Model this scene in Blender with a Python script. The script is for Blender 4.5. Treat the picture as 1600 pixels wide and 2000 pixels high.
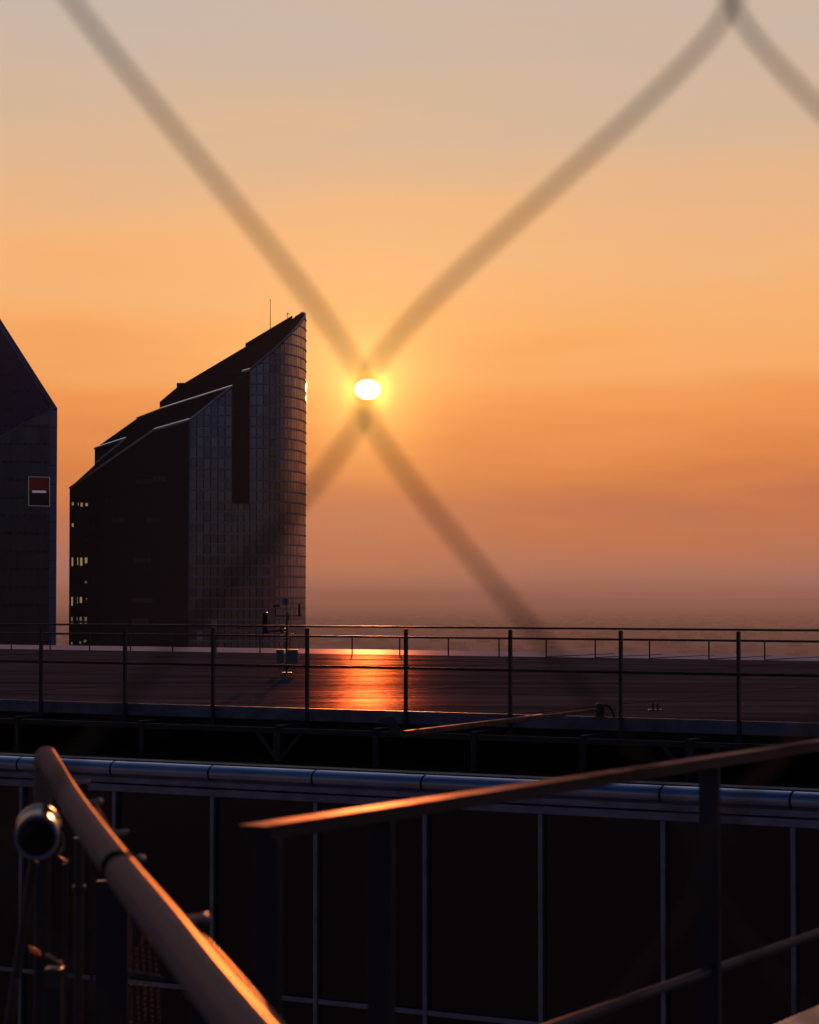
import bpy, bmesh, math, random
from mathutils import Vector
from mathutils.geometry import tessellate_polygon
random.seed(7)
R = math.radians
sc = bpy.context.scene
for o in list(bpy.data.objects): bpy.data.objects.remove(o)

# ------------------------------------------------------------------ camera
F = 4537.0                     # focal length in photo pixels (photo 1600 x 2000)
CZ = 110.0                     # eye height above the city
PITCH = math.atan(165.0/F)
cam_d = bpy.data.cameras.new('camera'); cam = bpy.data.objects.new('camera', cam_d)
sc.collection.objects.link(cam); sc.camera = cam
cam.location = (0, 0, CZ); cam.rotation_euler = (R(90)+PITCH, 0, 0)
cam_d.sensor_fit = 'HORIZONTAL'; cam_d.sensor_width = 24.0
cam_d.lens = 24.0*F/1600.0
cam_d.clip_start = 0.05; cam_d.clip_end = 200000
cam_d.dof.use_dof = True; cam_d.dof.focus_distance = 70.0
cam_d.dof.aperture_fstop = (cam_d.lens)/11.8
sc.render.resolution_x = 819; sc.render.resolution_y = 1024

# ------------------------------------------------------------------ world
SUN_EL = math.atan(405/F)+0.0; SUN_AZ = math.atan(-82/F)          # azimuth from +Y towards +X
sd = Vector((math.sin(SUN_AZ)*math.cos(SUN_EL), math.cos(SUN_AZ)*math.cos(SUN_EL), math.sin(SUN_EL)))
def s2l(c):
    return tuple(((v/255)/12.92 if v/255 <= .04045 else ((v/255+.055)/1.055)**2.4) for v in c)
w = bpy.data.worlds.new('World'); sc.world = w; w.use_nodes = True
nt = w.node_tree; nt.nodes.clear()
def N(nt, typ, **kw):
    n = nt.nodes.new(typ)
    for k, v in kw.items(): setattr(n, k, v)
    return n
def math_(nt, op, a, b=None, c=None, clamp=False):
    n = nt.nodes.new('ShaderNodeMath'); n.operation = op; n.use_clamp = clamp
    for i, v in enumerate((a, b, c)):
        if v is None: continue
        if isinstance(v, (int, float)): n.inputs[i].default_value = v
        else: nt.links.new(v, n.inputs[i])
    return n.outputs[0]
def ramp(nt, fac, stops, interp='LINEAR'):
    n = nt.nodes.new('ShaderNodeValToRGB'); cr = n.color_ramp; cr.interpolation = interp
    while len(cr.elements) < len(stops): cr.elements.new(0.5)
    for e, (p, c) in zip(cr.elements, stops):
        e.position = p; e.color = (c[0], c[1], c[2], 1)
    nt.links.new(fac, n.inputs[0]); return n.outputs[0]
def mixc(nt, fac, a, b, typ='MIX'):
    n = nt.nodes.new('ShaderNodeMix'); n.data_type = 'RGBA'; n.blend_type = typ
    for s, v in ((n.inputs[0], fac), (n.inputs[6], a), (n.inputs[7], b)):
        if isinstance(v, (int, float)): s.default_value = v
        elif isinstance(v, tuple): s.default_value = (*v[:3], 1)
        else: nt.links.new(v, s)
    return n.outputs[2]
tc = N(nt, 'ShaderNodeTexCoord').outputs['Generated']
nrm = N(nt, 'ShaderNodeVectorMath', operation='NORMALIZE'); nt.links.new(tc, nrm.inputs[0]); D = nrm.outputs[0]
sep = N(nt, 'ShaderNodeSeparateXYZ'); nt.links.new(D, sep.inputs[0]); X_, Y_, Z_ = sep.outputs
# thin high haze streaks: stretched noise
mp = N(nt, 'ShaderNodeMapping'); mp.inputs['Scale'].default_value = (5, 5, 34); nt.links.new(D, mp.inputs[0])
nz = N(nt, 'ShaderNodeTexNoise'); nz.inputs['Scale'].default_value = 1.0; nz.inputs['Detail'].default_value = 5
nz.inputs['Roughness'].default_value = .5; nt.links.new(mp.outputs[0], nz.inputs['Vector'])
zz = math_(nt, 'MULTIPLY_ADD', math_(nt, 'SUBTRACT', nz.outputs[0], .5), .075, Z_)
front = ramp(nt, math_(nt, 'DIVIDE', zz, 1.0, clamp=True), [
    (0.000, s2l((172, 121, 108))), (0.014, s2l((186, 121, 96))), (0.036, s2l((204, 120, 78))),
    (0.058, s2l((226, 135, 74))), (0.082, s2l((244, 154, 84))), (0.113, s2l((252, 176, 105))),
    (0.146, s2l((247, 184, 125))), (0.178, s2l((233, 184, 140))), (0.210, s2l((216, 184, 154))),
    (0.249, s2l((204, 184, 169))), (0.34, s2l((165, 160, 165))), (0.55, s2l((96, 108, 142))), (1.0, s2l((52, 68, 112)))])
# sky texture supplies the cold sky away from the sun
sky = N(nt, 'ShaderNodeTexSky', sky_type='NISHITA'); sky.sun_disc = False
sky.sun_elevation = SUN_EL; sky.sun_rotation = SUN_AZ; sky.altitude = 110; sky.dust_density = 2.0; sky.ozone_density = 4.0
skym = mixc(nt, 1.0, sky.outputs[0], (.038, .031, .035), 'MULTIPLY')
dot = N(nt, 'ShaderNodeVectorMath', operation='DOT_PRODUCT'); nt.links.new(D, dot.inputs[0]); dot.inputs[1].default_value = sd
DT = dot.outputs['Value']
ang = math_(nt, 'ARCCOSINE', math_(nt, 'MINIMUM', DT, 0.9999999))
mr = N(nt, 'ShaderNodeMapRange', interpolation_type='SMOOTHSTEP')
mr.inputs['From Min'].default_value = R(112); mr.inputs['From Max'].default_value = R(8); nt.links.new(ang, mr.inputs[0])
body = mixc(nt, math_(nt, 'POWER', mr.outputs[0], 2.0), skym, front)
def glow(width, power, col, amp):
    g = math_(nt, 'POWER', 2.71828, math_(nt, 'MULTIPLY', math_(nt, 'POWER', math_(nt, 'DIVIDE', ang, width), power), -1.0))
    return mixc(nt, math_(nt, 'MULTIPLY', g, amp), (0, 0, 0), col)
out = mixc(nt, 1.0, body, glow(R(3.3), 1.3, (.40, .235, .055), .5), 'ADD')
out = mixc(nt, 1.0, out, glow(R(.85), 1.2, (1.0, .60, .13), 1.0), 'ADD')
out = mixc(nt, 1.0, out, glow(R(.38), 2.0, (1.0, .50, .06), 3.2), 'ADD')
sh = Vector((sd.y, -sd.x, 0)).normalized(); sv = sh.cross(sd).normalized()
def dotn(v):
    q = N(nt, 'ShaderNodeVectorMath', operation='DOT_PRODUCT'); nt.links.new(D, q.inputs[0]); q.inputs[1].default_value = v; return q.outputs['Value']
# the low sun is flattened by refraction
dh, dv = dotn(sh), math_(nt, 'DIVIDE', dotn(sv), .80)
dang = math_(nt, 'ADD', math_(nt, 'SQRT', math_(nt, 'ADD', math_(nt, 'MULTIPLY', dh, dh), math_(nt, 'MULTIPLY', dv, dv))), math_(nt, 'MULTIPLY', math_(nt, 'LESS_THAN', DT, 0), 9))
disc = N(nt, 'ShaderNodeMapRange'); disc.inputs['From Min'].default_value = R(.33); disc.inputs['From Max'].default_value = R(.20)
nt.links.new(dang, disc.inputs[0])
sunadd = N(nt, 'ShaderNodeMix', data_type='RGBA', blend_type='ADD'); sunadd.inputs[0].default_value = 1
sc_d = N(nt, 'ShaderNodeVectorMath', operation='SCALE'); sc_d.inputs[0].default_value = (42, 30, 12); nt.links.new(disc.outputs[0], sc_d.inputs['Scale'])
nt.links.new(out, sunadd.inputs[6]); nt.links.new(sc_d.outputs[0], sunadd.inputs[7])
bg = N(nt, 'ShaderNodeBackground'); bg.inputs[1].default_value = 1.0; nt.links.new(sunadd.outputs[2], bg.inputs[0])
wo = N(nt, 'ShaderNodeOutputWorld'); nt.links.new(bg.outputs[0], wo.inputs[0])

sl = bpy.data.lights.new('sun', 'SUN'); sun = bpy.data.objects.new('sun', sl); sc.collection.objects.link(sun)
sl.energy = 2.3; sl.angle = R(.53); sl.color = (1.0, .30, .08)
sun.rotation_euler = sd.to_track_quat('Z', 'Y').to_euler()
sun.location = (0, 0, 300)
sc.view_settings.view_transform = 'Standard'; sc.view_settings.look = 'None'
sc.view_settings.exposure = 0; sc.view_settings.gamma = 1; sc.view_settings.use_curve_mapping = False

# ------------------------------------------------------------------ geometry helpers
TH = R(30.4)
E1 = Vector((math.cos(TH), -math.sin(TH), 0)); E2 = Vector((math.sin(TH), math.cos(TH), 0)); EZ = Vector((0, 0, 1))
CAM = Vector((0, 0, CZ))
def ray(px, py):
    u = (px-800)/F; v = (1000-py)/F
    f = Vector((0, math.cos(PITCH), math.sin(PITCH))); up = Vector((0, -math.sin(PITCH), math.cos(PITCH)))
    return f + up*v + Vector((u, 0, 0))
def P(px, py, Y):  r = ray(px, py); return CAM + r*(Y/r.y)                  # at world depth Y
def PH(px, py, h): r = ray(px, py); return CAM + r*(-h/r.z)                 # on the level h below the eye
def PB(px, py, b): r = ray(px, py); return CAM + r*(b/r.dot(E2))            # on the wall plane at distance b along E2
def W(a, b, h): return E1*a + E2*b + Vector((0, 0, CZ-h))
def xy(v): return Vector((v.x, v.y, 0))

class MB:
    def __init__(s): s.v = []; s.f = []; s.sm = []
    def face(s, pts, sm=False):
        n = len(s.v); s.v += [Vector(p) for p in pts]; s.f.append(list(range(n, n+len(pts)))); s.sm.append(sm)
    def box(s, c, x, y, z):       # centre and three half-extent vectors
        c = Vector(c); n = len(s.v)
        for i in (-1, 1):
            for j in (-1, 1):
                for k in (-1, 1): s.v.append(c+x*i+y*j+z*k)
        for f in ((0,1,3,2),(4,6,7,5),(0,4,5,1),(2,3,7,6),(0,2,6,4),(1,5,7,3)):
            s.f.append([n+q for q in f]); s.sm.append(False)
    def bbox(s, c, x, y, z, bev=.006):     # bevelled bar/box
        c = Vector(c); X, Y, Z = x.length, y.length, z.length
        ux, uy, uz = x.normalized(), y.normalized(), z.normalized()
        bm = bmesh.new(); bmesh.ops.create_cube(bm, size=2)
        for v in bm.verts: v.co = Vector((v.co.x*X, v.co.y*Y, v.co.z*Z))
        bmesh.ops.bevel(bm, geom=bm.edges[:], offset=min(bev, X*.45, Y*.45, Z*.45), segments=2, profile=.5, affect='EDGES')
        bm.verts.ensure_lookup_table(); n = len(s.v)
        for v in bm.verts: s.v.append(c+ux*v.co.x+uy*v.co.y+uz*v.co.z)
        for f in bm.faces: s.f.append([n+v.index for v in f.verts]); s.sm.append(False)
        bm.free()
    def tube(s, pts, r, n=12, cap=True, round_end=False):
        pts = [Vector(p) for p in pts]; rs = r if isinstance(r, (list, tuple)) else [r]*len(pts)
        base = len(s.v); prev = None; m = len(pts)
        for i, p in enumerate(pts):
            t = (pts[min(i+1, m-1)]-pts[max(i-1, 0)]).normalized()
            if prev is None:
                a = Vector((0, 0, 1)) if abs(t.z) < .9 else Vector((1, 0, 0))
                nx = t.cross(a).normalized()
            else: nx = (prev - t*prev.dot(t)).normalized()
            prev = nx; ny = t.cross(nx)
            for k in range(n):
                q = 2*math.pi*k/n; s.v.append(p+(nx*math.cos(q)+ny*math.sin(q))*rs[i])
        for i in range(m-1):
            for k in range(n):
                a = base+i*n+k; b = base+i*n+(k+1) % n
                s.f.append([a, b, b+n, a+n]); s.sm.append(True)
        if cap:
            s.f.append([base+k for k in range(n)][::-1]); s.sm.append(False)
            s.f.append([base+(m-1)*n+k for k in range(n)]); s.sm.append(False)
    def ball(s, c, r, n=10, sz=1.0):
        c = Vector(c); b = len(s.v); m = n//2
        for i in range(m+1):
            th = math.pi*i/m
            for k in range(n):
                q = 2*math.pi*k/n
                s.v.append(c+Vector((math.sin(th)*math.cos(q)*r, math.sin(th)*math.sin(q)*r, math.cos(th)*r*sz)))
        for i in range(m):
            for k in range(n):
                a = b+i*n+k; d = b+i*n+(k+1) % n
                s.f.append([a, a+n, d+n, d]); s.sm.append(True)
    def sweep(s, prof, a0, a1, sm=True):     # profile (b,h) swept along E1
        n = len(s.v); m = len(prof)
        for a in (a0, a1):
            for b, h in prof: s.v.append(W(a, b, h))
        for i in range(m):
            j = (i+1) % m; s.f.append([n+i, n+j, n+m+j, n+m+i]); s.sm.append(sm)
        s.f.append([n+i for i in range(m)][::-1]); s.sm.append(False)
        s.f.append([n+m+i for i in range(m)]); s.sm.append(False)
    def build(s, name, mat, parent=None):
        me = bpy.data.meshes.new(name); off = parent_world(parent)
        me.from_pydata([tuple(v-off) for v in s.v], [], s.f)
        bm = bmesh.new(); bm.from_mesh(me)
        bmesh.ops.remove_doubles(bm, verts=bm.verts[:], dist=1e-6)
        bmesh.ops.recalc_face_normals(bm, faces=bm.faces[:])
        for e in bm.edges:
            if len(e.link_faces) == 2 and e.calc_face_angle(0) > .9: e.smooth = False
        bm.to_mesh(me); bm.free()
        me.materials.append(mat)
        smv = s.sm if len(s.sm) == len(me.polygons) else None
        for i, p in enumerate(me.polygons): p.use_smooth = bool(smv[i]) if smv else False
        o = bpy.data.objects.new(name, me); sc.collection.objects.link(o)
        if parent: o.parent = parent
        return o
def parent_world(p):
    off = Vector((0, 0, 0))
    while p is not None: off += p.location; p = p.parent
    return off
def tag(o, label=None, cat=None, group=None, kind=None):
    if label: o['label'] = label
    if cat: o['category'] = cat
    if group: o['group'] = group
    if kind: o['kind'] = kind
    return o
def thing(name, loc, label, cat, group=None):
    o = bpy.data.objects.new(name, None); sc.collection.objects.link(o); o.location = loc
    o.empty_display_size = .2
    return tag(o, label, cat, group)
def bez(p0, p1, p2, p3, n=14):
    return [p0*(1-t)**3+p1*3*t*(1-t)**2+p2*3*t*t*(1-t)+p3*t**3 for t in [i/n for i in range(n+1)]]
def smooth_path(pts, n=6):
    out_ = []
    for i in range(len(pts)-1):
        p0 = pts[max(i-1, 0)]; p1 = pts[i]; p2 = pts[i+1]; p3 = pts[min(i+2, len(pts)-1)]
        for k in range(n):
            t = k/n
            out_.append(.5*((2*p1)+(p2-p0)*t+(2*p0-5*p1+4*p2-p3)*t*t+(3*p1-p0-3*p2+p3)*t**3))
    out_.append(pts[-1]); return out_

# ------------------------------------------------------------------ materials
M = {}
def pmat(name, col, rough=.5, metal=0.0, spec=.5, bump=0, bscale=40, var=.0, vscale=3, rvar=0, stretch=(1, 1, 1)):
    m = bpy.data.materials.new(name); m.use_nodes = True; t = m.node_tree; b = t.nodes['Principled BSDF']
    b.inputs['Base Color'].default_value = (*col, 1); b.inputs['Roughness'].default_value = rough
    b.inputs['Metallic'].default_value = metal; b.inputs['Specular IOR Level'].default_value = spec
    co = N(t, 'ShaderNodeTexCoord'); mpp = N(t, 'ShaderNodeMapping'); mpp.inputs['Scale'].default_value = stretch
    t.links.new(co.outputs['Object'], mpp.inputs[0])
    if var or rvar:
        n_ = N(t, 'ShaderNodeTexNoise'); n_.inputs['Scale'].default_value = vscale; n_.inputs['Detail'].default_value = 6
        t.links.new(mpp.outputs[0], n_.inputs['Vector'])
        if var:
            lo = tuple(c*(1-var) for c in col); hi = tuple(min(1, c*(1+var)) for c in col)
            t.links.new(ramp(t, n_.outputs[0], [(.3, lo), (.7, hi)]), b.inputs['Base Color'])
        if rvar:
            t.links.new(math_(t, 'MULTIPLY_ADD', math_(t, 'SUBTRACT', n_.outputs[0], .5), rvar*2, rough), b.inputs['Roughness'])
    if bump:
        n2 = N(t, 'ShaderNodeTexNoise'); n2.inputs['Scale'].default_value = bscale; n2.inputs['Detail'].default_value = 5
        t.links.new(mpp.outputs[0], n2.inputs['Vector'])
        bp = N(t, 'ShaderNodeBump'); bp.inputs['Strength'].default_value = bump; bp.inputs['Distance'].default_value = .01
        t.links.new(n2.outputs[0], bp.inputs['Height']); t.links.new(bp.outputs[0], b.inputs['Normal'])
    M[name] = m; return m
def dgmat(name, dif, gcol, fac, rough, aniso=0, streak=None, bump=None):
    """diffuse + fixed share of gloss (weathered coating without a mirror-like grazing sheen)"""
    m = bpy.data.materials.new(name); m.use_nodes = True; t = m.node_tree
    b = t.nodes['Principled BSDF']; t.nodes.remove(b); o = [n for n in t.nodes if n.type == 'OUTPUT_MATERIAL'][0]
    d = N(t, 'ShaderNodeBsdfDiffuse'); d.inputs[0].default_value = (*dif, 1)
    g = N(t, 'ShaderNodeBsdfGlossy'); g.inputs['Color'].default_value = (*gcol, 1); g.inputs['Roughness'].default_value = rough
    mx = N(t, 'ShaderNodeMixShader'); mx.inputs[0].default_value = fac
    t.links.new(d.outputs[0], mx.inputs[1]); t.links.new(g.outputs[0], mx.inputs[2]); t.links.new(mx.outputs[0], o.inputs[0])
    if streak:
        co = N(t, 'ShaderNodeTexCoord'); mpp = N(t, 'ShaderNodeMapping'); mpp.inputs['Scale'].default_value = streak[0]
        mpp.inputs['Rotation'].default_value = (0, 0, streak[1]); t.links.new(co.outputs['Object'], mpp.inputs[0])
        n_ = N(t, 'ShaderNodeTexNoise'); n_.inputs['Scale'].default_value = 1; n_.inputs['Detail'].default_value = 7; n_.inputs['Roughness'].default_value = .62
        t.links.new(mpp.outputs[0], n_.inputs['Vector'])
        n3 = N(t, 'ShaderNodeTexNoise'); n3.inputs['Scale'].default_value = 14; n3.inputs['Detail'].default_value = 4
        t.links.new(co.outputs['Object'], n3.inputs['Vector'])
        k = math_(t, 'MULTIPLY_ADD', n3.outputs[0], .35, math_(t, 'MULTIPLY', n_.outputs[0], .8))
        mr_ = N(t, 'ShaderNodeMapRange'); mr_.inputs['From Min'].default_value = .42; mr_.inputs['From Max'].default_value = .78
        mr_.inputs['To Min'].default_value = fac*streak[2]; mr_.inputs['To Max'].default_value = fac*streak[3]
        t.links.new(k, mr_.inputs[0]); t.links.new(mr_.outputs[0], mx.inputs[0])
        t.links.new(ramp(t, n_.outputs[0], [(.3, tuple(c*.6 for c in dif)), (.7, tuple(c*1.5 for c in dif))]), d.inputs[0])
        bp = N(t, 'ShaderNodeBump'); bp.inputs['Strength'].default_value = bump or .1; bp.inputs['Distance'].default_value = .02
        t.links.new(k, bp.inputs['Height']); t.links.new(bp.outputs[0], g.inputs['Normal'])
    M[name] = m; return m
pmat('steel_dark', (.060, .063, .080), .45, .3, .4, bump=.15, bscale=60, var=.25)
pmat('steel_grey', (.09, .093, .105), .42, .5, .4, bump=.12, bscale=80, var=.25, vscale=8)
pmat('alu_coping', (.62, .66, .80), .20, 1.0, .5, bump=.06, bscale=3, var=.12, vscale=1.5, rvar=.08)
pmat('alu_band', (.36, .38, .50), .46, .8, .4, bump=.05, bscale=20, var=.2, vscale=4)
pmat('alu_trim', (.45, .44, .45), .30, 1.0, .5)
pmat('coping_mirror', (.92, .90, .88), .12, 1.0, .5)
pmat('trim_bright', (.75, .73, .72), .5, .8, .5)
pmat('wire', (.10, .06, .035), .55, .3, .4)
pmat('rubber', (.012, .012, .013), .6, 0, .3)
pmat('chain_metal', (.10, .09, .085), .22, 1.0)
pmat('tinted_glint', (.95, .5, .28), .2, 1.0)  # orange of the sun glints put into the metal's own colour
pmat('chrome', (.16, .16, .17), .32, 1.0, .5)
pmat('lens_dark', (.012, .010, .010), .35, 0, .3)
pmat('cabinet', (.30, .29, .30), .6, 0, .3, var=.1)
pmat('white_plastic', (.6, .6, .6), .35, 0, .5)
pmat('black_plastic', (.02, .02, .022), .35, 0, .5)
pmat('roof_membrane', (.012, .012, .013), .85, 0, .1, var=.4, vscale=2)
pmat('concrete', (.10, .10, .10), .8, 0, .3, bump=.3, bscale=25, var=.25)
pmat('pale_sill', (.30, .28, .27), .45, .3, .5, bump=.2, bscale=20, var=.15, vscale=6)
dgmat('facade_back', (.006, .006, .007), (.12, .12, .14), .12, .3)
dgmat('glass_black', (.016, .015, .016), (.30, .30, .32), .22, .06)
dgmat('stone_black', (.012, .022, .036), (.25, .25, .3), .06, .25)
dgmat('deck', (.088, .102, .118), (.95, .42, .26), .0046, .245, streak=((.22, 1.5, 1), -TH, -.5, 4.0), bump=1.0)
dgmat('rail_tube', (.31, .265, .25), (1, .70, .42), .020, .19, streak=((160, 160, 160), 0, .8, 1.2), bump=.005)
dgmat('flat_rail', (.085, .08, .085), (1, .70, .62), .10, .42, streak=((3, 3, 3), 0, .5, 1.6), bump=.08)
dgmat('city_roofs', (.075, .07, .07), (1, 1, 1), .004, .5)
def glassmat(name, gcol, fac, rough=.08, dif=(.008, .008, .011)): return dgmat(name, dif, gcol, fac, rough)
glassmat('pane_a', (.60, .58, .80), .46, .12); glassmat('pane_b', (.55, .54, .77), .39, .12); glassmat('pane_c', (.63, .60, .80), .50, .11)
glassmat('pane_pale', (.7, .7, .95), .75, .2)
glassmat('pane_faint', (.5, .5, .65), .14, .2)
def gridmat(name, dif, gcol, fac, rough, sx, sz):
    m = dgmat(name, dif, gcol, fac, rough); t = m.node_tree
    co = N(t, 'ShaderNodeTexCoord'); sp = N(t, 'ShaderNodeSeparateXYZ'); t.links.new(co.outputs['Object'], sp.inputs[0])
    fx = math_(t, 'FRACT', math_(t, 'DIVIDE', sp.outputs[0], sx)); fz = math_(t, 'FRACT', math_(t, 'DIVIDE', sp.outputs[2], sz))
    l = math_(t, 'MULTIPLY', math_(t, 'MULTIPLY_ADD', math_(t, 'GREATER_THAN', fx, .12), .6, .4), math_(t, 'MULTIPLY_ADD', math_(t, 'GREATER_THAN', fz, .12), .6, .4))
    mx = [n for n in t.nodes if n.type == 'MIX_SHADER'][0]
    wn = N(t, 'ShaderNodeTexWhiteNoise', noise_dimensions='2D'); cb = N(t, 'ShaderNodeCombineXYZ')
    t.links.new(math_(t, 'FLOOR', math_(t, 'DIVIDE', sp.outputs[0], sx)), cb.inputs[0]); t.links.new(math_(t, 'FLOOR', math_(t, 'DIVIDE', sp.outputs[2], sz)), cb.inputs[1])
    t.links.new(cb.outputs[0], wn.inputs['Vector'])
    k = math_(t, 'MULTIPLY', l, math_(t, 'MULTIPLY_ADD', wn.outputs[0], .5, .75))
    t.links.new(math_(t, 'MULTIPLY', k, fac), mx.inputs[0]); return m
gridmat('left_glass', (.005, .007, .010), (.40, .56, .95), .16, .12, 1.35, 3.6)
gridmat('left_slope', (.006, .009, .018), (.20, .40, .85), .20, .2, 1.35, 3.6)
dgmat('sky_tint_edge', (.42, .50, .82), (.45, .52, .95), .35, .3)  # blue of the reflected sky put into the diffuse colour
dgmat('rim_sky_tint', (.40, .46, .66), (.8, .85, 1), .3, .25)  # rim's sky reflection painted as a bluish base
dgmat('light_metal', (.72, .72, .80), (.8, .50, .42), .05, .33)
dgmat('band', (.55, .55, .66), (.7, .7, .8), .12, .3)
dgmat('seam', (.05, .05, .055), (.9, .5, .42), .05, .3)
dgmat('fascia_paint', (.22, .235, .30), (.7, .7, .8), .04, .35, streak=((2, 2, 2), 0, .6, 1.4))
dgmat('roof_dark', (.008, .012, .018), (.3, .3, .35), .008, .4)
dgmat('rod_grey', (.13, .13, .15), (1, .8, .72), .055, .35)
dgmat('void', (.002, .002, .0025), (.1, .1, .12), .02, .3)
def emat(name, col, st):
    m = bpy.data.materials.new(name); m.use_nodes = True; b = m.node_tree.nodes['Principled BSDF']
    b.inputs['Base Color'].default_value = (.1, .09, .07, 1); b.inputs['Emission Color'].default_value = (*col, 1); b.inputs['Emission Strength'].default_value = st
    M[name] = m
emat('lit_window', s2l((205, 165, 115)), .42); emat('lit_dim', s2l((150, 130, 105)), .36)
pmat('sign_red', (.22, .012, .018), .5, 0, .3); pmat('sign_black', (.006, .006, .006), .5, 0, .3); pmat('sign_white', (.80, .74, .85), .5, 0, .3)
pmat('sign_frame', (.42, .42, .42), .5, .2, .3)
for n_, c_, e_ in (('sign_red', (1, .08, .12), .012), ('sign_white', (.85, .75, 1), .15), ('sign_frame', (1, .95, .95), .07)):   # sign taken as backlit; weak emission lifts its dim colours
    b = M[n_].node_tree.nodes['Principled BSDF']; b.inputs['Emission Color'].default_value = (*c_, 1); b.inputs['Emission Strength'].default_value = e_

# ------------------------------------------------------------------ ground, hills, far city
def gmat():
    m = bpy.data.materials.new('far_land'); m.use_nodes = True; t = m.node_tree; b = t.nodes['Principled BSDF']
    b.inputs['Roughness'].default_value = 1.0; b.inputs['Specular IOR Level'].default_value = 0; b.inputs['IOR'].default_value = 1.0
    co = N(t, 'ShaderNodeTexCoord'); n_ = N(t, 'ShaderNodeTexNoise'); n_.inputs['Scale'].default_value = .0016; n_.inputs['Detail'].default_value = 9; n_.inputs['Roughness'].default_value = .65
    t.links.new(co.outputs['Object'], n_.inputs['Vector'])
    t.links.new(ramp(t, n_.outputs[0], [(.35, (.22, .21, .22)), (.5, (.28, .265, .27)), (.62, (.36, .34, .34))]), b.inputs['Base Color'])
    return m
GM = gmat()
g = MB(); g.face([(-45000, -3000, 0), (45000, -3000, 0), (45000, 60000, 0), (-45000, 60000, 0)]); go = g.build('ground', GM); tag(go, kind='structure')
h = MB()
def ridge(Y, ht, seed, x0=-14000, x1=14000, depth=3000):
    rnd = random.Random(seed); n = 160; ph = [rnd.uniform(0, 6.28) for _ in range(5)]
    for k in range(n):
        q = []
        for kk in (k, k+1):
            x = x0+(x1-x0)*kk/n
            z = ht(x)*(1+.10*math.sin(x/1500+ph[0])+.06*math.sin(x/530+ph[1])+.03*math.sin(x/170+ph[2]))
            q.append((x, max(z, 4)))
        (xa, za), (xb, zb) = q
        h.face([(xa, Y-depth, 1), (xb, Y-depth, 1), (xb, Y, zb), (xa, Y, za)], True)
        h.face([(xa, Y, za), (xb, Y, zb), (xb, Y+depth, 1), (xa, Y+depth, 1)], True)
ridge(42000, lambda x: 170 if x < 1500 else max(20, 170-(x-1500)*.035), 3)
ridge(26000, lambda x: max(10, min(80, (x-200)*.06)), 5)
tag(h.build('hills', GM), kind='structure')
c = MB(); rnd = random.Random(11)
for i in range(1300):
    Y = rnd.uniform(2800, 13000); X = rnd.uniform(-.24, .24)*Y
    wx, wy, hz = rnd.uniform(6, 22), rnd.uniform(6, 18), rnd.choice([3, 4, 5, 6, 8, 12])*rnd.uniform(.7, 1.1)
    an = rnd.uniform(0, 1.57); ax = Vector((math.cos(an), math.sin(an), 0)); ay = Vector((-math.sin(an), math.cos(an), 0))
    c.box((X, Y, hz/2), ax*wx, ay*wy, EZ*(hz/2-.01))
tag(c.build('distant_city', GM), 'hazy low rooftops of the city far below the horizon', 'city', kind='stuff')

# ------------------------------------------------------------------ centre tower
T = thing('tower', (P(370, 1000, 455).x, 455, 0), 'dark glass skyscraper with a curved right flank and steep slanting roof', 'skyscraper')
def fpath():
    """plan of the glass front: list of (px, point)"""
    out_ = []
    for i in range(27): px = 370+i*5; out_.append((px, 455+2*i/26))
    for i in range(1, 25):
        t = math.pi/2*i/24; out_.append((500+97*math.sin(t), 457+20*(1-math.cos(t))))
    return out_
FP = [(px, xy(P(px, 1000, Y))) for px, Y in fpath()]
top_px = [(370, 820), (453, 755), (453.01, 753), (488, 722), (512, 702), (540, 678), (564, 655), (580, 638), (590, 626), (595, 618), (597, 614)]
def interp(tab, x):
    if x <= tab[0][0]: return tab[0][1]
    for (a, b), (c_, d) in zip(tab, tab[1:]):
        if x <= c_: return b+(d-b)*(x-a)/(c_-a)
    return tab[-1][1]
def zt(px, Y, shift=0): return P(px, interp(top_px, px)+shift, Y).z
cum = [0]
for (a, p), (b_, q) in zip(FP, FP[1:]): cum.append(cum[-1]+(q-p).length)
def at_s(s):
    s = max(0, min(s, cum[-1]))
    for i in range(len(cum)-1):
        if s <= cum[i+1]+1e-9:
            k = (s-cum[i])/(cum[i+1]-cum[i]); p = FP[i][1].lerp(FP[i+1][1], k); px = FP[i][0]+(FP[i+1][0]-FP[i][0])*k
            tn = (FP[i+1][1]-FP[i][1]).normalized(); return p, px, Vector((tn.y, -tn.x, 0))
def s_of(px):
    for i in range(len(cum)-1):
        if FP[i][0] <= px <= FP[i+1][0]: return cum[i]+(cum[i+1]-cum[i])*(px-FP[i][0])/(FP[i+1][0]-FP[i][0])
S1, S2 = s_of(453), s_of(488)
ZSLOT = P(470, 981, 456).z
bk = MB()
def wallrib(s0, s1, n, ztf, z0=0, push=0):
    for k in range(n):
        a, pa, na = at_s(s0+(s1-s0)*k/n); b_, pb, nb = at_s(s0+(s1-s0)*(k+1)/n)
        a = a-na*push; b_ = b_-nb*push
        bk.face([(a.x, a.y, z0), (b_.x, b_.y, z0), (b_.x, b_.y, ztf(pb, b_.y)), (a.x, a.y, ztf(pa, a.y))])
wallrib(0, S1-.01, 12, lambda px, Y: zt(min(px, 452.9), Y)); wallrib(S1, S2, 6, lambda px, Y: ZSLOT); wallrib(S2+.01, cum[-1], 60, lambda px, Y: zt(max(px, 488), Y))
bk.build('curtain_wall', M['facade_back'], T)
rc = MB()   # the dark vertical slot: back and cheeks
a, _, na = at_s(S1); b_, _, nb = at_s(S2); a2 = a-na*4; b2 = b_-nb*4; zA = P(453, 757, a.y).z; zB = P(488, 722, b_.y).z
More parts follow.
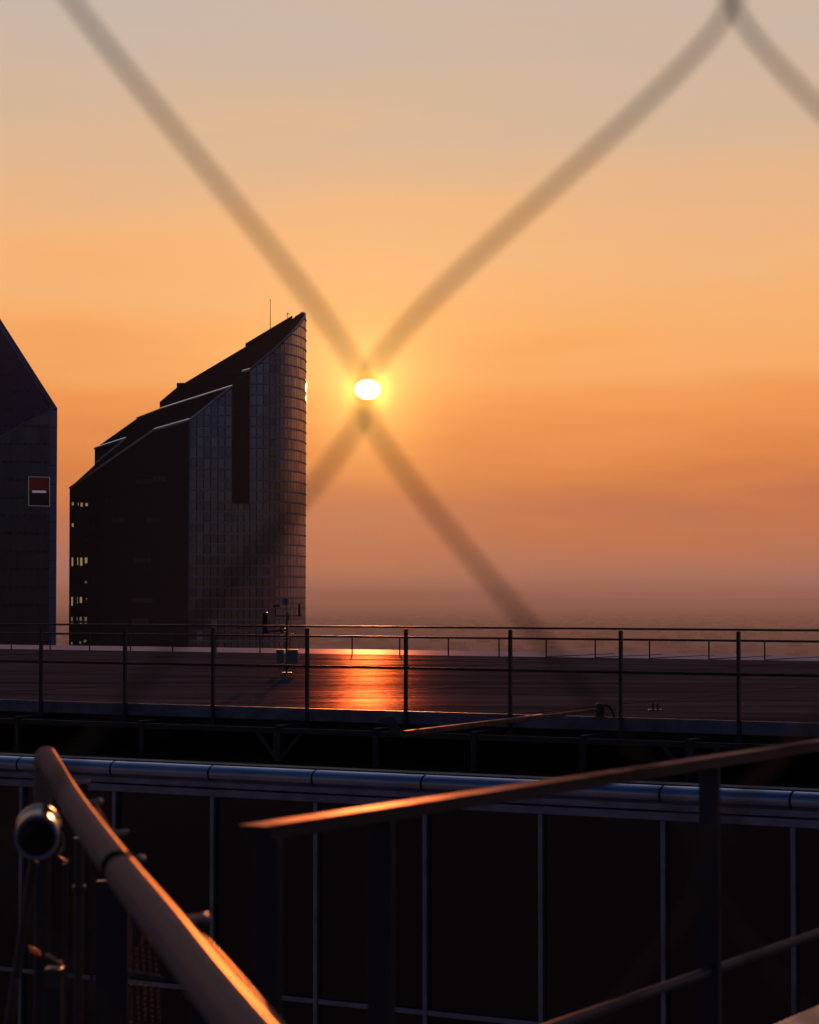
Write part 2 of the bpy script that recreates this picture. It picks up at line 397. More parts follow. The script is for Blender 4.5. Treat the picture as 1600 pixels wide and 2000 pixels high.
rc.face([(a2.x, a2.y, ZSLOT), (b2.x, b2.y, ZSLOT), (b2.x, b2.y, zB), (a2.x, a2.y, zB-1.5)])
rc.face([(a.x, a.y, ZSLOT), (a2.x, a2.y, ZSLOT), (a2.x, a2.y, zA), (a.x, a.y, zA)])
rc.face([(b_.x, b_.y, ZSLOT), (b2.x, b2.y, ZSLOT), (b2.x, b2.y, zB), (b_.x, b_.y, zB)])
rc.face([(a.x, a.y, ZSLOT), (b_.x, b_.y, ZSLOT), (b2.x, b2.y, ZSLOT), (a2.x, a2.y, ZSLOT)])
rc.build('recess', M['stone_black'], T)
# panes
ROW = 2.11; Zr0 = P(400, 980, 455.5).z
rows = [Zr0+ROW*k for k in range(-16, 20)]
colw = 1.33
rest = {k: MB() for k in ('pane_a', 'pane_b', 'pane_c')}
single = []; rnd = random.Random(5)
def cells(s0, s1):
    n = max(1, round((s1-s0)/colw)); return [(s0+(s1-s0)*k/n, s0+(s1-s0)*(k+1)/n) for k in range(n)]
allc = [(c_, 0) for c_ in cells(0, S1)]+[(c_, 1) for c_ in cells(S1, S2)]+[(c_, 2) for c_ in cells(S2, cum[-1]-.2)]
pale = {(2, 14), (3, 14), (4, 14), (11, 7), (12, 7), (0, 2)}
for ci, ((sa, sb), seg) in enumerate(allc):
    pa, xa, na = at_s(sa+.09); pb, xb, nb = at_s(sb-.09)
    for ri, z in enumerate(rows):
        z0 = z+.30; z1 = z+ROW-.06
        if seg == 1:
            ta = tb = ZSLOT-.3
        else:
            ta = zt(min(xa, 452.9) if seg == 0 else max(xa, 488), pa.y)-.35; tb = zt(min(xb, 452.9) if seg == 0 else max(xb, 488), pb.y)-.35
        za, zb = min(z1, ta), min(z1, tb)
        if za <= z0+.05 and zb <= z0+.05: continue
        za, zb = max(za, z0), max(zb, z0)
        # tiny random tilt of each pane breaks up the reflections
        j = rnd.uniform(-.004, .004); j2 = rnd.uniform(-.004, .004)
        A = pa+na*(.06+j); B = pb+nb*(.06-j); A2 = pa+na*(.06+j+j2); B2 = pb+nb*(.06-j+j2)
        pts = [(A.x, A.y, z0), (B.x, B.y, z0)]
        if zb > z0: pts.append((B2.x, B2.y, zb))
        if za > z0: pts.append((A2.x, A2.y, za))
        if len(pts) < 3: continue
        key = rnd.choice(['pane_a', 'pane_a', 'pane_b', 'pane_c'])
        vis = z > P(400, 1262, 455).z
        if seg == 0 and vis and len(single) < 100: single.append((pts, 'pane_pale' if (rnd.random() < .05 and z < ZSLOT) else key))
        else: rest[key].face(pts)
for pts, key in single:
    m_ = MB(); m_.face(pts); m_.build('window_pane', M[key], T)
for key, m_ in rest.items():
    o = m_.build('glazing', M[key], T); o['kind'] = 'stuff'
# floor bands
for z in rows:
    segs = []
    for (s0, s1, lim) in ((0, S1, 0), (S1, S2, 1), (S2, cum[-1], 2)):
        n = 12 if lim < 2 else 40; run = []
        for k in range(n+1):
            p, px, nn = at_s(s0+(s1-s0)*k/n)
            top = ZSLOT if lim == 1 else zt(min(px, 452.9) if lim == 0 else max(px, 488), p.y)
            if z+.3 < top: run.append((p, nn))
        if len(run) > 1: segs.append(run)
    if not segs: continue
    m_ = MB()
    for run in segs:
        for (p, n1), (q, n2) in zip(run, run[1:]):
            for zo, hh, pr in ((.17, .075, .17), (-.04, .03, .12)):
                A = p+n1*pr; B = q+n2*pr
                m_.face([(A.x, A.y, z+zo-hh), (B.x, B.y, z+zo-hh), (B.x, B.y, z+zo+hh), (A.x, A.y, z+zo+hh)])
                m_.face([(A.x, A.y, z+zo+hh), (B.x, B.y, z+zo+hh), (q.x, q.y, z+zo+hh), (p.x, p.y, z+zo+hh)])
                m_.face([(A.x, A.y, z+zo-hh), (B.x, B.y, z+zo-hh), (q.x, q.y, z+zo-hh), (p.x, p.y, z+zo-hh)])
    m_.build('floor_band', M['band'], T)
# left, nearly black face
EA, EE = xy(P(370, 1000, 455)), xy(P(136, 1000, 475)); EE.x = P(135, 1100, 475).x
ED = (EE-EA).normalized(); EN = Vector((-ED.y, ED.x, 0)); EN = EN if EN.y < 0 else -EN
def PE(px, py, off=0):
    r = ray(px, py); k = (EA+EN*off - xy(CAM)).dot(EN)/r.dot(EN); return CAM+r*k
m_ = MB(); e0, e1_, e2_ = PE(370, 820), PE(300, 840), PE(136, 953)
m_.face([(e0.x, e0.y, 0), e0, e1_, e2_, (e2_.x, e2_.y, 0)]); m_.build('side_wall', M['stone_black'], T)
def roofpoly(pts, skirt, name='roof', mat='roof_dark', z0=0):
    m_ = MB(); V3 = [P(*p) for p in pts]
    for tri in tessellate_polygon([[Vector((p[0], -p[1], 0)) for p in pts]]): m_.face([V3[i] for i in tri])
    for i in skirt:
        a, b_ = V3[i], V3[(i+1) % len(pts)]; m_.face([a, b_, (b_.x, b_.y, z0), (a.x, a.y, z0)])
    return m_.build(name, M[mat], T)
yE = lambda px: PE(px, 1000).y
cpts = [(px, interp(top_px, px)-.6, q.y+.2) for px, q in FP if px > 489]
cpts = cpts[::2]+[(597.2, 612.5, 477)]
U = [(453, 757, 462), (488, 722, 456.7)]+cpts+[(593.5, 610.5, 480), (588, 611, 486), (579, 616, 490), (572, 622, 492), (345, 757, 500), (312, 785, 500), (312, 806, 483)]
nU = len(U); roofpoly(U, list(range(nU-8, nU)))
L1 = [(136, 953, yE(136)), (300, 840, yE(300)), (370, 820, 455.05), (453, 755, 457), (312, 800, 480), (245, 857, 482), (185, 908, 481)]
roofpoly(L1, [6, 3])
L2 = [(245, 857, 482), (312, 800, 480), (268, 817, 489), (185, 876, 488)]
roofpoly(L2, [2, 3])
m_ = MB(); m_.face([P(185, 876, 487.9), P(245, 857, 481.9), P(185, 908, 480.9)]); m_.build('roof_step', M['roof_dark'], T)
# bright metal edge trims
for pts in ([(453, 755, 457), (312, 799.5, 480)], [(312, 799.5, 480), (268, 816.5, 488.9)], [(370, 820, 454.9), (300, 840, yE(300)-.1)], [(300, 840, yE(300)-.1), (136, 953, yE(136)-.1)],
            [(185, 876, 487.8), (245, 857, 481.8)], [(245, 857, 481.8), (187, 905, 480.9)], [(370, 820, 454.8), (453, 755, 456.8)], [(473, 726, 458), (488, 722, 456.5)]):
    m_ = MB(); m_.tube([P(*p) for p in pts], .22, 8); m_.build('edge_trim', M['trim_bright'], T)
m_ = MB(); m_.tube([P(px, interp(top_px, px)-.6, q.y) for px, q in FP if px >= 488], .16, 8); m_.tube([P(597, 613, 477), P(593.5, 610.3, 480), P(588, 610.8, 486)], .16, 8)
m_.build('edge_trim', M['alu_band'], T)
for x, y0, y1 in ((453, 755, 981), (488, 722, 981), (370, 820, 1290)):
    Yv = 456.4 if x > 400 else 454.9
    m_ = MB(); m_.tube([P(x, y0, Yv), Vector((P(x, y0, Yv).x, Yv, P(x, y1, Yv).z))], .09, 6); m_.build('corner_post', M['alu_band'], T)
# mirror strips added, tilted to reflect bright sky; then roof furniture
for pts in ([(453, 755, 457), (312, 799.5, 480)], [(370, 820, 454.8), (300, 840, yE(300)-.15)], [(185, 876, 487.7), (245, 857, 481.7)], [(473, 726, 458), (488, 722, 456.4)]):
    A, B = [P(*p) for p in pts]; A.y -= .3; B.y -= .3; k_ = Vector((0, 1.25, .46)); dn = Vector((0, 0, -.12))
    m_ = MB(); m_.face([A, B, B+k_, A+k_]); m_.face([A, B, B+dn, A+dn]); m_.face([A+dn, B+dn, B+k_+dn, A+k_+dn]); m_.face([A+k_, B+k_, B+k_+dn, A+k_+dn])
    m_.build('coping', M['coping_mirror'], T)
u = MB(); q = P(367, 752, 499); u.bbox(q, Vector((2.2, 0, 0)), Vector((0, 1.5, 0)), EZ*.35, .05)
u.bbox(P(350, 754, 498.5), Vector((.45, 0, 0)), Vector((0, .8, 0)), EZ*.55, .05); u.bbox(P(385, 758, 498), Vector((2.2, 0, 0)), Vector((0, 1, 0)), EZ*1.0, .05)
u.build('roof_unit', M['roof_dark'], T)
u = MB()
for k in range(8):
    x0 = 480+k*11.4; x1 = x0+11.2
    y0_ = 674.5-(x0-480)*.598; y1_ = 674.5-(x1-480)*.598
    A, B = P(x0, y0_, 492.5), P(x1, y1_, 492.5)
    u.box((A+B)/2, (B-A)/2, Vector((0, 1, 0)), EZ*.3)
u.build('roof_lip', M['roof_dark'], T)
m_ = MB(); A = P(528, 645, 492); m_.tube([A, Vector((A.x, A.y, P(528, 612, 492).z)), Vector((A.x, A.y, P(528, 585, 492).z))], [.10, .07, .05], 6); m_.ball(P(528, 586, 492), .14); m_.build('antenna', M['black_plastic'], T)
m_ = MB(); A = P(562, 625, 492); Tq = P(562, 610, 492); m_.tube([A, Vector((A.x, A.y, Tq.z))], .06, 6)
m_.tube([P(559, 612.5, 492), P(566, 613.5, 492)], .04, 5); m_.tube([P(560, 616, 492), P(565, 611, 492)], .035, 5); m_.build('antenna', M['black_plastic'], T)
# lit windows of the black face
def sidewin(x0, x1, y0, y1, mat, y1r=None):
    a = [PE(x0, y0, .04), PE(x1, y0, .04), PE(x1, y1r if y1r else y1, .04), PE(x0, y1, .04)]
    m_ = MB(); m_.face(a); m_.build('window', M[mat], T)
for x0, x1, y0, y1, m_n in ((140.5, 144, 981, 987, 0), (152, 153.5, 982, 987, 0), (157.5, 161.5, 982, 989.5, 0), (167, 171.5, 982.5, 988.5, 0), (140.3, 143.8, 1022, 1029, 0),
        (139.8, 143, 1089, 1105.5, 0), (151, 152.6, 1089, 1103.5, 0), (156.5, 161, 1089, 1105, 0), (165.8, 170.6, 1089, 1100, 0), (165.5, 170, 1134.5, 1139.5, 0),
        (139.3, 142.3, 1166, 1183, 0), (150.3, 151.8, 1166, 1179, 1), (156, 160, 1166, 1177.5, 0), (168.4, 169.8, 1167.5, 1172, 1),
        (139, 142, 1205, 1213, 1), (150, 151.4, 1205, 1212, 1), (155.6, 159.6, 1205, 1212.5, 1), (165, 169.6, 1205, 1213, 1), (139, 142, 1216.5, 1221.5, 1), (155.6, 159.4, 1216.5, 1220.5, 1), (166, 169, 1216.5, 1219.5, 1),
        (155, 158.5, 1253, 1257, 1), (164, 168.5, 1250, 1254.5, 1), (138.6, 141.5, 1254, 1259, 1)):
    sidewin(x0, x1, y0, y1, 'lit_dim' if m_n else 'lit_window')
for x0, y0, n in ((265, 936, 4), (205, 973, 1), (140, 1012, 6), (218, 1011, 3), (286, 1011, 3), (162, 1052, 4), (262, 1090, 4), (140, 1132, 5), (258, 1168, 5), (300, 930, 3), (258, 1208, 4), (172, 1207, 3)):
    for k in range(n): sidewin(x0+k*8.4, x0+k*8.4+7.2, y0, y0+10, 'pane_faint')

# ------------------------------------------------------------------ left tower
T2 = thing('tower', (P(60, 1000, 466).x, 466, 0), 'dark blue glass skyscraper cut by the left edge, with a knife-like sloping top', 'skyscraper')
Ya = 466
def gz(v): return Vector((v.x, v.y, 0))
m_ = MB(); a, b_, c_, d = P(98, 800, Ya), P(0, 852, Ya), P(-120, 916, Ya), P(-120, 1100, Ya)
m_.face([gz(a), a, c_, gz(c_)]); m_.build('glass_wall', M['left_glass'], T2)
m_ = MB(); a2, c2 = P(97, 792, Ya+4), P(-122, 452, Ya+22)
m_.face([a, a2, c2, c_]); m_.build('glass_slope', M['left_slope'], T2)
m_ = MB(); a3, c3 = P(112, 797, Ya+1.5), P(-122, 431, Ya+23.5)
m_.face([a2, a3, c3, c2]); m_.face([a, a3, a2]); m_.build('roof_edge', M['sky_tint_edge'], T2)
zc = [800, 835, 872, 909, 946, 983, 1020, 1057, 1094, 1131, 1168, 1205, 1242, 1279, 1316]
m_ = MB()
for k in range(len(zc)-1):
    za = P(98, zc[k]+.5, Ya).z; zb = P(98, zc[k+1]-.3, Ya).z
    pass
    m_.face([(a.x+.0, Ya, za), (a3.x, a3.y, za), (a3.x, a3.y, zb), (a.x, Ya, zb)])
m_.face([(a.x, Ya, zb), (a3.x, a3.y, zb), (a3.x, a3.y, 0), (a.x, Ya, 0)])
m_.build('corner_cladding', M['sky_tint_edge'], T2)
m_ = MB(); q = Vector((a3.x-.03, a3.y+.03, 0)); m_.face([(a.x+.02, Ya+.12, 0), q, (q.x, q.y, a3.z), (a.x+.02, Ya+.12, a.z)])
qb = Vector((q.x-9, q.y+30, a3.z-8)); cb = Vector((c3.x-9, c3.y+30, c3.z-8))
m_.face([(q.x, q.y, 0), gz(qb), qb, a3]); m_.face([gz(qb), gz(cb), cb, qb])
m_.face([a3, qb, cb, c3]); m_.face([gz(cb), cb, c3, c_, gz(c_)])
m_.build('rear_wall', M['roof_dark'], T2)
m_ = MB(); m_.tube([a+Vector((0, -.1, 0)), c_+Vector((0, -.1, 0))], .08, 6); m_.build('edge_trim', M['alu_band'], T2)
# sign
S = thing('logo_sign', P(76, 988, Ya-.5), 'framed red over black square sign with white bar on the left tower', 'sign')
Ys = Ya-.3
def srect(x0, x1, y0, y1, name, mat, d=0, th=.05, yr=0):
    A, B, C_, D_ = P(x0, y0, Ys-d), P(x1, y0+yr, Ys-d), P(x1, y1+yr, Ys-d), P(x0, y1, Ys-d)
    m_ = MB(); t_ = Vector((0, th, 0)); m_.face([A, B, C_, D_]); m_.face([A+t_, B+t_, C_+t_, D_+t_])
    for p, q in ((A, B), (B, C_), (C_, D_), (D_, A)): m_.face([p, q, q+t_, p+t_])
    return m_
srect(57, 96, 932.5, 958, 'p', 0, yr=.8).build('upper_panel', M['sign_red'], S)
srect(57, 96, 958.3, 987, 'p', 0, yr=.8).build('lower_panel', M['sign_black'], S)
srect(63, 90, 958, 962.3, 'p', 0, d=.08, yr=.4).build('bar', M['sign_white'], S)
m_ = MB(); cs = [P(56, 931, Ys-.03), P(97, 932.2, Ys-.03), P(97, 988.6, Ys-.03), P(56, 987.5, Ys-.03)]
for i in range(4): m_.tube([cs[i], cs[(i+1) % 4]], .055, 6)
m_.build('frame', M['sign_frame'], S)

# ------------------------------------------------------------------ roof deck beyond the gap
BR, BC, BF = 30*math.cos(TH), 27.5*math.cos(TH), 58.7*math.cos(TH)
HD = 1.475
A0, A1 = -52, 22
Bd = thing('office_block', W(0, BC+.2, 110-0), 'black glazed office block with rounded metal coping along its roof edge', 'building')
mul_px = [38, 218, 404, 604, 817, 1043, 1287, 1547]
am = [PB(x, 1600, BC).dot(E1) for x in mul_px]
stp = (am[-1]-am[0])/(len(am)-1); am = [am[0]+stp*k for k in range(-3, 12)]
print('mullion step', stp, am[3:11])
HC = 2.10
# coping profile: rounded metal cap (b, h)
def cap_prof():
    r = .105; pr = []
    for k in range(13):
        t = math.radians(100-k*190/12*.92); pr.append((BC+.04-r*1.15*math.cos(math.radians(0))*math.sin(math.radians(90))*0 - r*math.cos(t)*1.0, HC+r-r*math.sin(t)))
    return pr
prof = []
r = .10
for k in range(15):           # from the back top over the nose to the underside
    t = math.radians(75+k*180/14*.95)
    prof.append((BC+.06+r*1.25*math.cos(t), HC+r-r*math.sin(t)))
prof.append((BC+.12, prof[-1][1])); prof.append((BC+.12, HC+.004))
for a0, a1 in zip(am, am[1:]):
    m_ = MB(); m_.sweep(prof, a0+.014, a1-.014); m_.build('coping_segment', M['alu_coping'], Bd)
m_ = MB(); m_.box(W((am[0]+am[-1])/2, BC+.26, HC-.012+.03), E1*((am[-1]-am[0])/2), E2*.13, EZ*.03)
m_.build('roof_upstand', M['steel_dark'], Bd)
for k, (h0, h1, bb) in enumerate(((.20, .275, .035), (.295, .385, .03))):
    m_ = MB(); m_.bbox(W((am[0]+am[-1])/2, BC+bb+.05, HC+(h0+h1)/2), E1*((am[-1]-am[0])/2), E2*.05, EZ*((h1-h0)/2), .004)
    m_.build('fascia_band', M['alu_band'], Bd)
m_ = MB(); m_.box(W((am[0]+am[-1])/2, BC+.14, HC+.285), E1*((am[-1]-am[0])/2), E2*.02, EZ*.09); m_.build('shadow_gap', M['rubber'], Bd)
HB = 7.0
for a_ in am:
    m_ = MB(); m_.bbox(W(a_, BC+.05, (HC+.39+HB)/2), E1*.028, E2*.03, EZ*((HB-HC-.39)/2), .004)
    for k in range(14): m_.box(W(a_+.0, BC+.019, HC+.55+k*.3), E1*.006, E2*.0015, EZ*.006)
    m_.build('mullion', M['alu_band'], Bd)
for a0, a1 in zip(am, am[1:]):
    m_ = MB(); j = random.uniform(-.006, .006)
    m_.face([W(a0+.03, BC+.09+j, HC+.39), W(a1-.03, BC+.09-j, HC+.39), W(a1-.03, BC+.09-j, HB), W(a0+.03, BC+.09+j, HB)]); m_.build('window_pane', M['glass_black'], Bd)
ht = HC+.39+2.39
for a0, a1 in zip(am, am[1:]):
    m_ = MB(); m_.bbox(W((a0+a1)/2, BC+.055, ht), E1*((a1-a0)/2-.03), E2*.022, EZ*.03, .004); m_.build('transom', M['alu_band'], Bd)
m_ = MB(); m_.box(W((A0+A1)/2, (BC+.40+BF+4)/2, (HC+.06+110)/2), E1*((A1-A0)/2), E2*((BF+4-BC-.40)/2), EZ*((110-HC-.06)/2)); m_.build('roof_and_core', M['roof_membrane'], Bd)

Dk = thing('roof_deck', W(0, BR, HC+.06), 'raised dark terrace deck on braced steel columns, streaked by sun glare', 'terrace')
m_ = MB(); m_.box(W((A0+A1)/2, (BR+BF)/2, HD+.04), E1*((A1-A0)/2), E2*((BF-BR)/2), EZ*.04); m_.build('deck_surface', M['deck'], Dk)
sm_ = MB()
for b_ in (BR+1.6, BR+5.2, BR+9.6, BR+14.5, BR+20): sm_.box(W((A0+A1)/2, b_, HD-.002), E1*((A1-A0)/2), E2*.018, EZ*.003)
for a_ in range(int(A0)+3, int(A1), 5): sm_.box(W(a_+.37, (BR+BF)/2, HD-.003), E1*.014, E2*((BF-BR)/2-.1), EZ*.003)
sm_.build('deck_seams', M['seam'], Dk)
m_ = MB(); m_.bbox(W((A0+A1)/2, BR-.03, HD+.085), E1*((A1-A0)/2), E2*.028, EZ*.082, .006); m_.build('fascia', M['fascia_paint'], Dk)
m_ = MB(); m_.box(W((A0+A1)/2, BR-.045, HD+.006), E1*((A1-A0)/2), E2*.012, EZ*.006); m_.build('fascia_trim', M['alu_band'], Dk)
m_ = MB(); m_.bbox(W((A0+A1)/2, BR+.4, HD+.26), E1*((A1-A0)/2), E2*.1, EZ*.10, .006); m_.build('edge_beam', M['steel_dark'], Dk)
m_ = MB(); m_.box(W((A0+A1)/2, BF+2.3, HD+.05), E1*((A1-A0)/2), E2*2.29, EZ*.05); m_.build('ledge', M['light_metal'], Dk)
BCo = BR-.55
m_ = MB(); m_.box(W((A0+A1)/2, (BR+2.2+BF)/2, (HD+.09+HC+.05)/2), E1*((A1-A0)/2), E2*((BF-BR-2.2)/2), EZ*((HC-HD-.04)/2)); m_.build('gap_block', M['roof_membrane'], Dk)  # added to shut out the bright sky gap under the deck
for x in (35, 278, 545, 735, 927, 1140, 1350):
    a_ = PB(x, 1470, BCo).dot(E1)
    m_ = MB(); m_.bbox(W(a_, BCo, (HD+.30+HC+.06)/2), E1*.035, E2*.035, EZ*((HC-.24-HD)/2), .004)
    if x in (545, 1350): m_.bbox(W(a_, BCo, (HD+.30+HC+.06)/2), E1*.055, E2*.055, EZ*((HC-.24-HD)/2), .004)
    m_.build('column', M['steel_grey'], Dk)
    m_ = MB(); m_.bbox(W(a_, (BCo+BR+.4)/2, HD+.25), E1*.04, E2*((BR+.4-BCo)/2+.05), EZ*.05, .004); m_.build('bracket_beam', M['steel_dark'], Dk)
    if x in (545, 1350):
        for s in (-1, 1):
            p0 = W(a_+s*.05, BCo, HC+.0); p1 = W(a_+s*.36, BCo, HD+.29)
            d_ = p1-p0; m_ = MB(); m_.bbox((p0+p1)/2, d_/2, E2*.02, d_.cross(E2).normalized()*.022, .003); m_.build('brace', M['steel_grey'], Dk)
m_ = MB(); m_.bbox(W((A0+A1)/2, BCo, HD+.27), E1*((A1-A0)/2), E2*.03, EZ*.035, .003); m_.build('edge_beam', M['steel_dark'], Dk)

# near railing
RL = thing('railing', W(0, BR-.09, HD+.2), 'tall dark steel railing with three bars along the near deck edge', 'railing')
pp = [80, 244, 416, 600, 793, 997, 1213, 1443]; BRL = BR-.09
ar = [PB(x, 1320, BRL).dot(E1) for x in pp]; st2 = (ar[-1]-ar[0])/7; print('post', [round(b-a, 3) for a, b in zip(ar, ar[1:])]); 
arx = [ar[0]-st2*k for k in range(4, 0, -1)]+ar+[ar[-1]+st2*k for k in range(1, 4)]
HT = .385
for a_ in arx:
    m_ = MB(); m_.bbox(W(a_, BRL, (HT+.03+HD+.26)/2), E1*.019, E2*.026, EZ*((HD+.23-HT)/2), .004); m_.build('post', M['steel_dark'], RL)
    m_ = MB(); m_.bbox(W(a_, BRL+.0, HD+.24), E1*.045, E2*.034, EZ*.04, .004); m_.build('post_shoe', M['steel_dark'], RL)
m_ = MB(); m_.bbox(W((arx[0]+arx[-1])/2, BRL, HT+.010), E1*((arx[-1]-arx[0])/2+.1), E2*.027, EZ*.013, .004); m_.build('top_rail', M['steel_dark'], RL)
m_ = MB(); m_.tube([W(arx[0], BRL-.04, .92), W(arx[-1], BRL-.04, .92)], .018, 10); m_.build('mid_rail', M['steel_dark'], RL)
# far low railing
BL = BF-.05
RF = thing('railing', W(0, BL, HD), 'low thin railing on short posts along the far deck edge', 'railing')
fp = [22, 98, 175, 255, 337, 422, 508, 598, 688, 781, 876, 975, 1067, 1163, 1269, 1385, 1494]
af = [PB(x, 1270, BL).dot(E1) for x in fp]; print('far', [round(b-a, 2) for a, b in zip(af, af[1:])])
stf = (af[-1]-af[0])/16; afx = [af[0]-stf*2, af[0]-stf]+af+[af[-1]+stf, af[-1]+stf*2]
for a_ in afx:
    m_ = MB(); m_.bbox(W(a_, BL, HD-.21), E1*.014, E2*.014, EZ*.22, .003); m_.build('post', M['steel_dark'], RF)
for a_ in af[12:]:
    m_ = MB(); m_.tube([W(a_, BL+.02, HD-.006), W(a_+.1, BF+3.6, HD-.008)], .012, 6); m_.build('stay', M['steel_dark'], RF)
m_ = MB(); m_.bbox(W((afx[0]+afx[-1])/2, BL, HD-.445), E1*((afx[-1]-afx[0])/2), E2*.03, EZ*.026, .004); m_.build('top_rail', M['steel_dark'], RF)

# weather station
h0 = PH(560, 1316, HD); Yw = h0.y
WS = thing('weather_station', h0, 'small weather station mast with two grey cabinets standing on the deck', 'weather station')
def Q(px, py): return P(px, py, Yw)
def wb(x0, x1, y0, y1, dep, name, mat, dy=0, parent=WS, bev=.01):
    A = P(x0, y0, Yw+dy); B = P(x1, y1, Yw+dy); c_ = (A+B)/2
    m_ = MB(); m_.bbox(c_, Vector((abs(B.x-A.x)/2, 0, 0)), Vector((0, dep/2, 0)), EZ*(abs(A.z-B.z)/2), bev); return m_.build(name, mat, parent)
m_ = MB(); m_.tube([Vector((h0.x, h0.y, CZ-HD)), Vector((h0.x, h0.y, Q(560, 1196).z))], .022, 10); m_.build('mast', M['steel_grey'], WS)
wb(550, 570, 1313, 1317, .2, 'base_plate', M['steel_dark'])
wb(540, 554, 1269.5, 1296, .12, 'cabinet', M['cabinet'], -.1); wb(558.5, 582, 1269.5, 1297, .12, 'cabinet', M['cabinet'], -.1)
wb(539.6, 554.4, 1268.6, 1269.6, .14, 'cabinet_lid', M['alu_trim'], -.1, bev=.002); wb(558, 582.6, 1268.6, 1269.6, .14, 'cabinet_lid', M['alu_trim'], -.1, bev=.002)
wb(558.5, 565, 1197.5, 1212, .05, 'sensor', M['cabinet'])
for k in range(4):
    c_ = Q(551.5, 1222+k*4.2); m_ = MB()
    pr = [(.006, .018), (.075, -.008), (.075, -.016), (.006, .005)]
    n = 16
    for i in range(n):
        for (r0, z0_), (r1, z1_) in zip(pr, pr[1:]):
            q0, q1 = 2*math.pi*i/n, 2*math.pi*(i+1)/n
            m_.face([c_+Vector((r0*math.cos(q0), r0*math.sin(q0), z0_)), c_+Vector((r0*math.cos(q1), r0*math.sin(q1), z0_)), c_+Vector((r1*math.cos(q1), r1*math.sin(q1), z1_)), c_+Vector((r1*math.cos(q0), r1*math.sin(q0), z1_))], True)
    m_.build('shield_plate', M['white_plastic' if k == 0 else 'steel_grey'], WS)
m_ = MB(); m_.tube([Q(516, 1233), Q(560, 1231)], .02, 8); m_.build('boom', M['steel_dark'], WS)
m_ = MB(); m_.tube([Q(514, 1234), Q(526, 1234)], .035, 10); m_.build('sensor', M['black_plastic'], WS)
wb(513, 523, 1196, 1232, .06, 'solar_panel', M['lens_dark'], .05)
m_ = MB(); m_.tube([Q(525.5, 1196), Q(525.5, 1216)], .006, 6); m_.build('rod', M['alu_trim'], WS)
m_ = MB(); m_.tube([Q(538, 1203), Q(590, 1203)], .010, 8); m_.build('crossarm', M['steel_dark'], WS)
an = MB(); an.tube([Q(538.5, 1203), Q(538.5, 1185)], .014, 8); an = an.build('anemometer', M['steel_dark'], WS)
for x, y in ((535.5, 1183), (543.5, 1182.5), (539, 1182)):
    m_ = MB(); m_.ball(P(x, y, Yw+(0 if x != 539 else .1)), .030); m_.tube([P(539, 1183, Yw+.03), P(x, y, Yw+(0 if x != 539 else .1))], .005, 5); m_.build('cup', M['black_plastic'], an)
wb(549.5, 554, 1169, 1182, .04, 'sensor', M['white_plastic']); wb(554.5, 562, 1168.5, 1181.5, .08, 'sensor', M['cabinet']); wb(562.5, 564.5, 1169, 1181.5, .05, 'sensor', M['white_plastic'])
m_ = MB(); m_.tube([Q(560, 1200), Q(559, 1181)], .008, 6); m_.tube([Q(564, 1178), Q(594, 1178)], .006, 6); m_.build('rod', M['steel_dark'], WS)
wb(582.5, 587, 1179, 1203, .05, 'sensor', M['black_plastic'])
m_ = MB(); m_.bbox(Q(570, 1237.5), Vector((.035, 0, 0)), Vector((0, .03, 0)), EZ*.008, .003); m_.build('bracket', M['white_plastic'], WS)
for x, y, w_ in ((557, 1241.5, 4), (556.5, 1248, 4)):
    m_ = MB(); m_.tube([Q(x-w_/2, y), Q(x+w_/2, y)], .014, 8); m_.build('clamp', M['chrome'], WS)
for seed, (x0, x1) in enumerate(((548, 559), (552, 561), (571, 562), (574, 561))):
    m_ = MB(); rr = random.Random(seed)
    pts = [Q(x0, 1297), Q(x0-1.5, 1303+rr.uniform(0, 3)), Q(x0+1, 1310+rr.uniform(-2, 2)), Q((x0+x1)/2, 1309), Q(x1, 1303), Q(x1+.5, 1312)]
    m_.tube(smooth_path(pts), .008, 6); m_.build('cable', M['rubber'], WS)
for pts in ([(552, 1268), (549, 1264), (556, 1258), (559, 1250)], [(565, 1268), (567, 1261), (560, 1256), (563, 1246)], [(556, 1268), (557, 1262), (566, 1256), (566, 1243)]):
    m_ = MB(); m_.tube(smooth_path([Q(*p) for p in pts]), .008, 6); m_.build('cable', M['rubber'], WS)

# davit arm lying out over the deck edge
p0 = PH(790, 1433, 1.33); p1 = PH(1172, 1386, 1.33)
DA = thing('davit_arm', p0, 'long thin metal arm with shining top lying across the near deck edge', 'davit')
d_ = (p1-p0); m_ = MB(); sd_ = d_.cross(EZ).normalized()
m_.bbox(p0+d_*.29, d_*.29, sd_*.03, EZ*.028, .008); m_.build('arm', M['flat_rail'], DA)
m_ = MB(); m_.bbox(p0+d_*.825, d_*.165, sd_*.022, EZ*.02, .006); m_.build('arm', M['flat_rail'], DA)
m_ = MB(); m_.bbox(p0+d_*.62, d_*.045, sd_*.028, EZ*.03, .006); m_.build('sleeve', M['steel_dark'], DA)
m_ = MB(); m_.tube([p1-EZ*.09, p1+EZ*.05], .055, 14); m_.ball(p1+EZ*.05, .052, 12, .6); m_.build('winch', M['black_plastic'], DA)
m_ = MB(); m_.tube(smooth_path([p1+EZ*.04, p1+Vector((.08, 0, .05)), p1+Vector((.14, 0, 0)), p1+Vector((.17, 0, -.09))]), .014, 8); m_.build('cable', M['rubber'], DA)
m_ = MB(); y0 = p0.y
m_.face([P(733, 1401, y0), P(770, 1399, y0), P(792, 1440, y0), P(768, 1432, y0)]); m_.face([P(733, 1401, y0+.12), P(770, 1399, y0+.12), P(792, 1440, y0+.12), P(768, 1432, y0+.12)])
Lb = [(733, 1401), (770, 1399), (792, 1440), (768, 1432)]
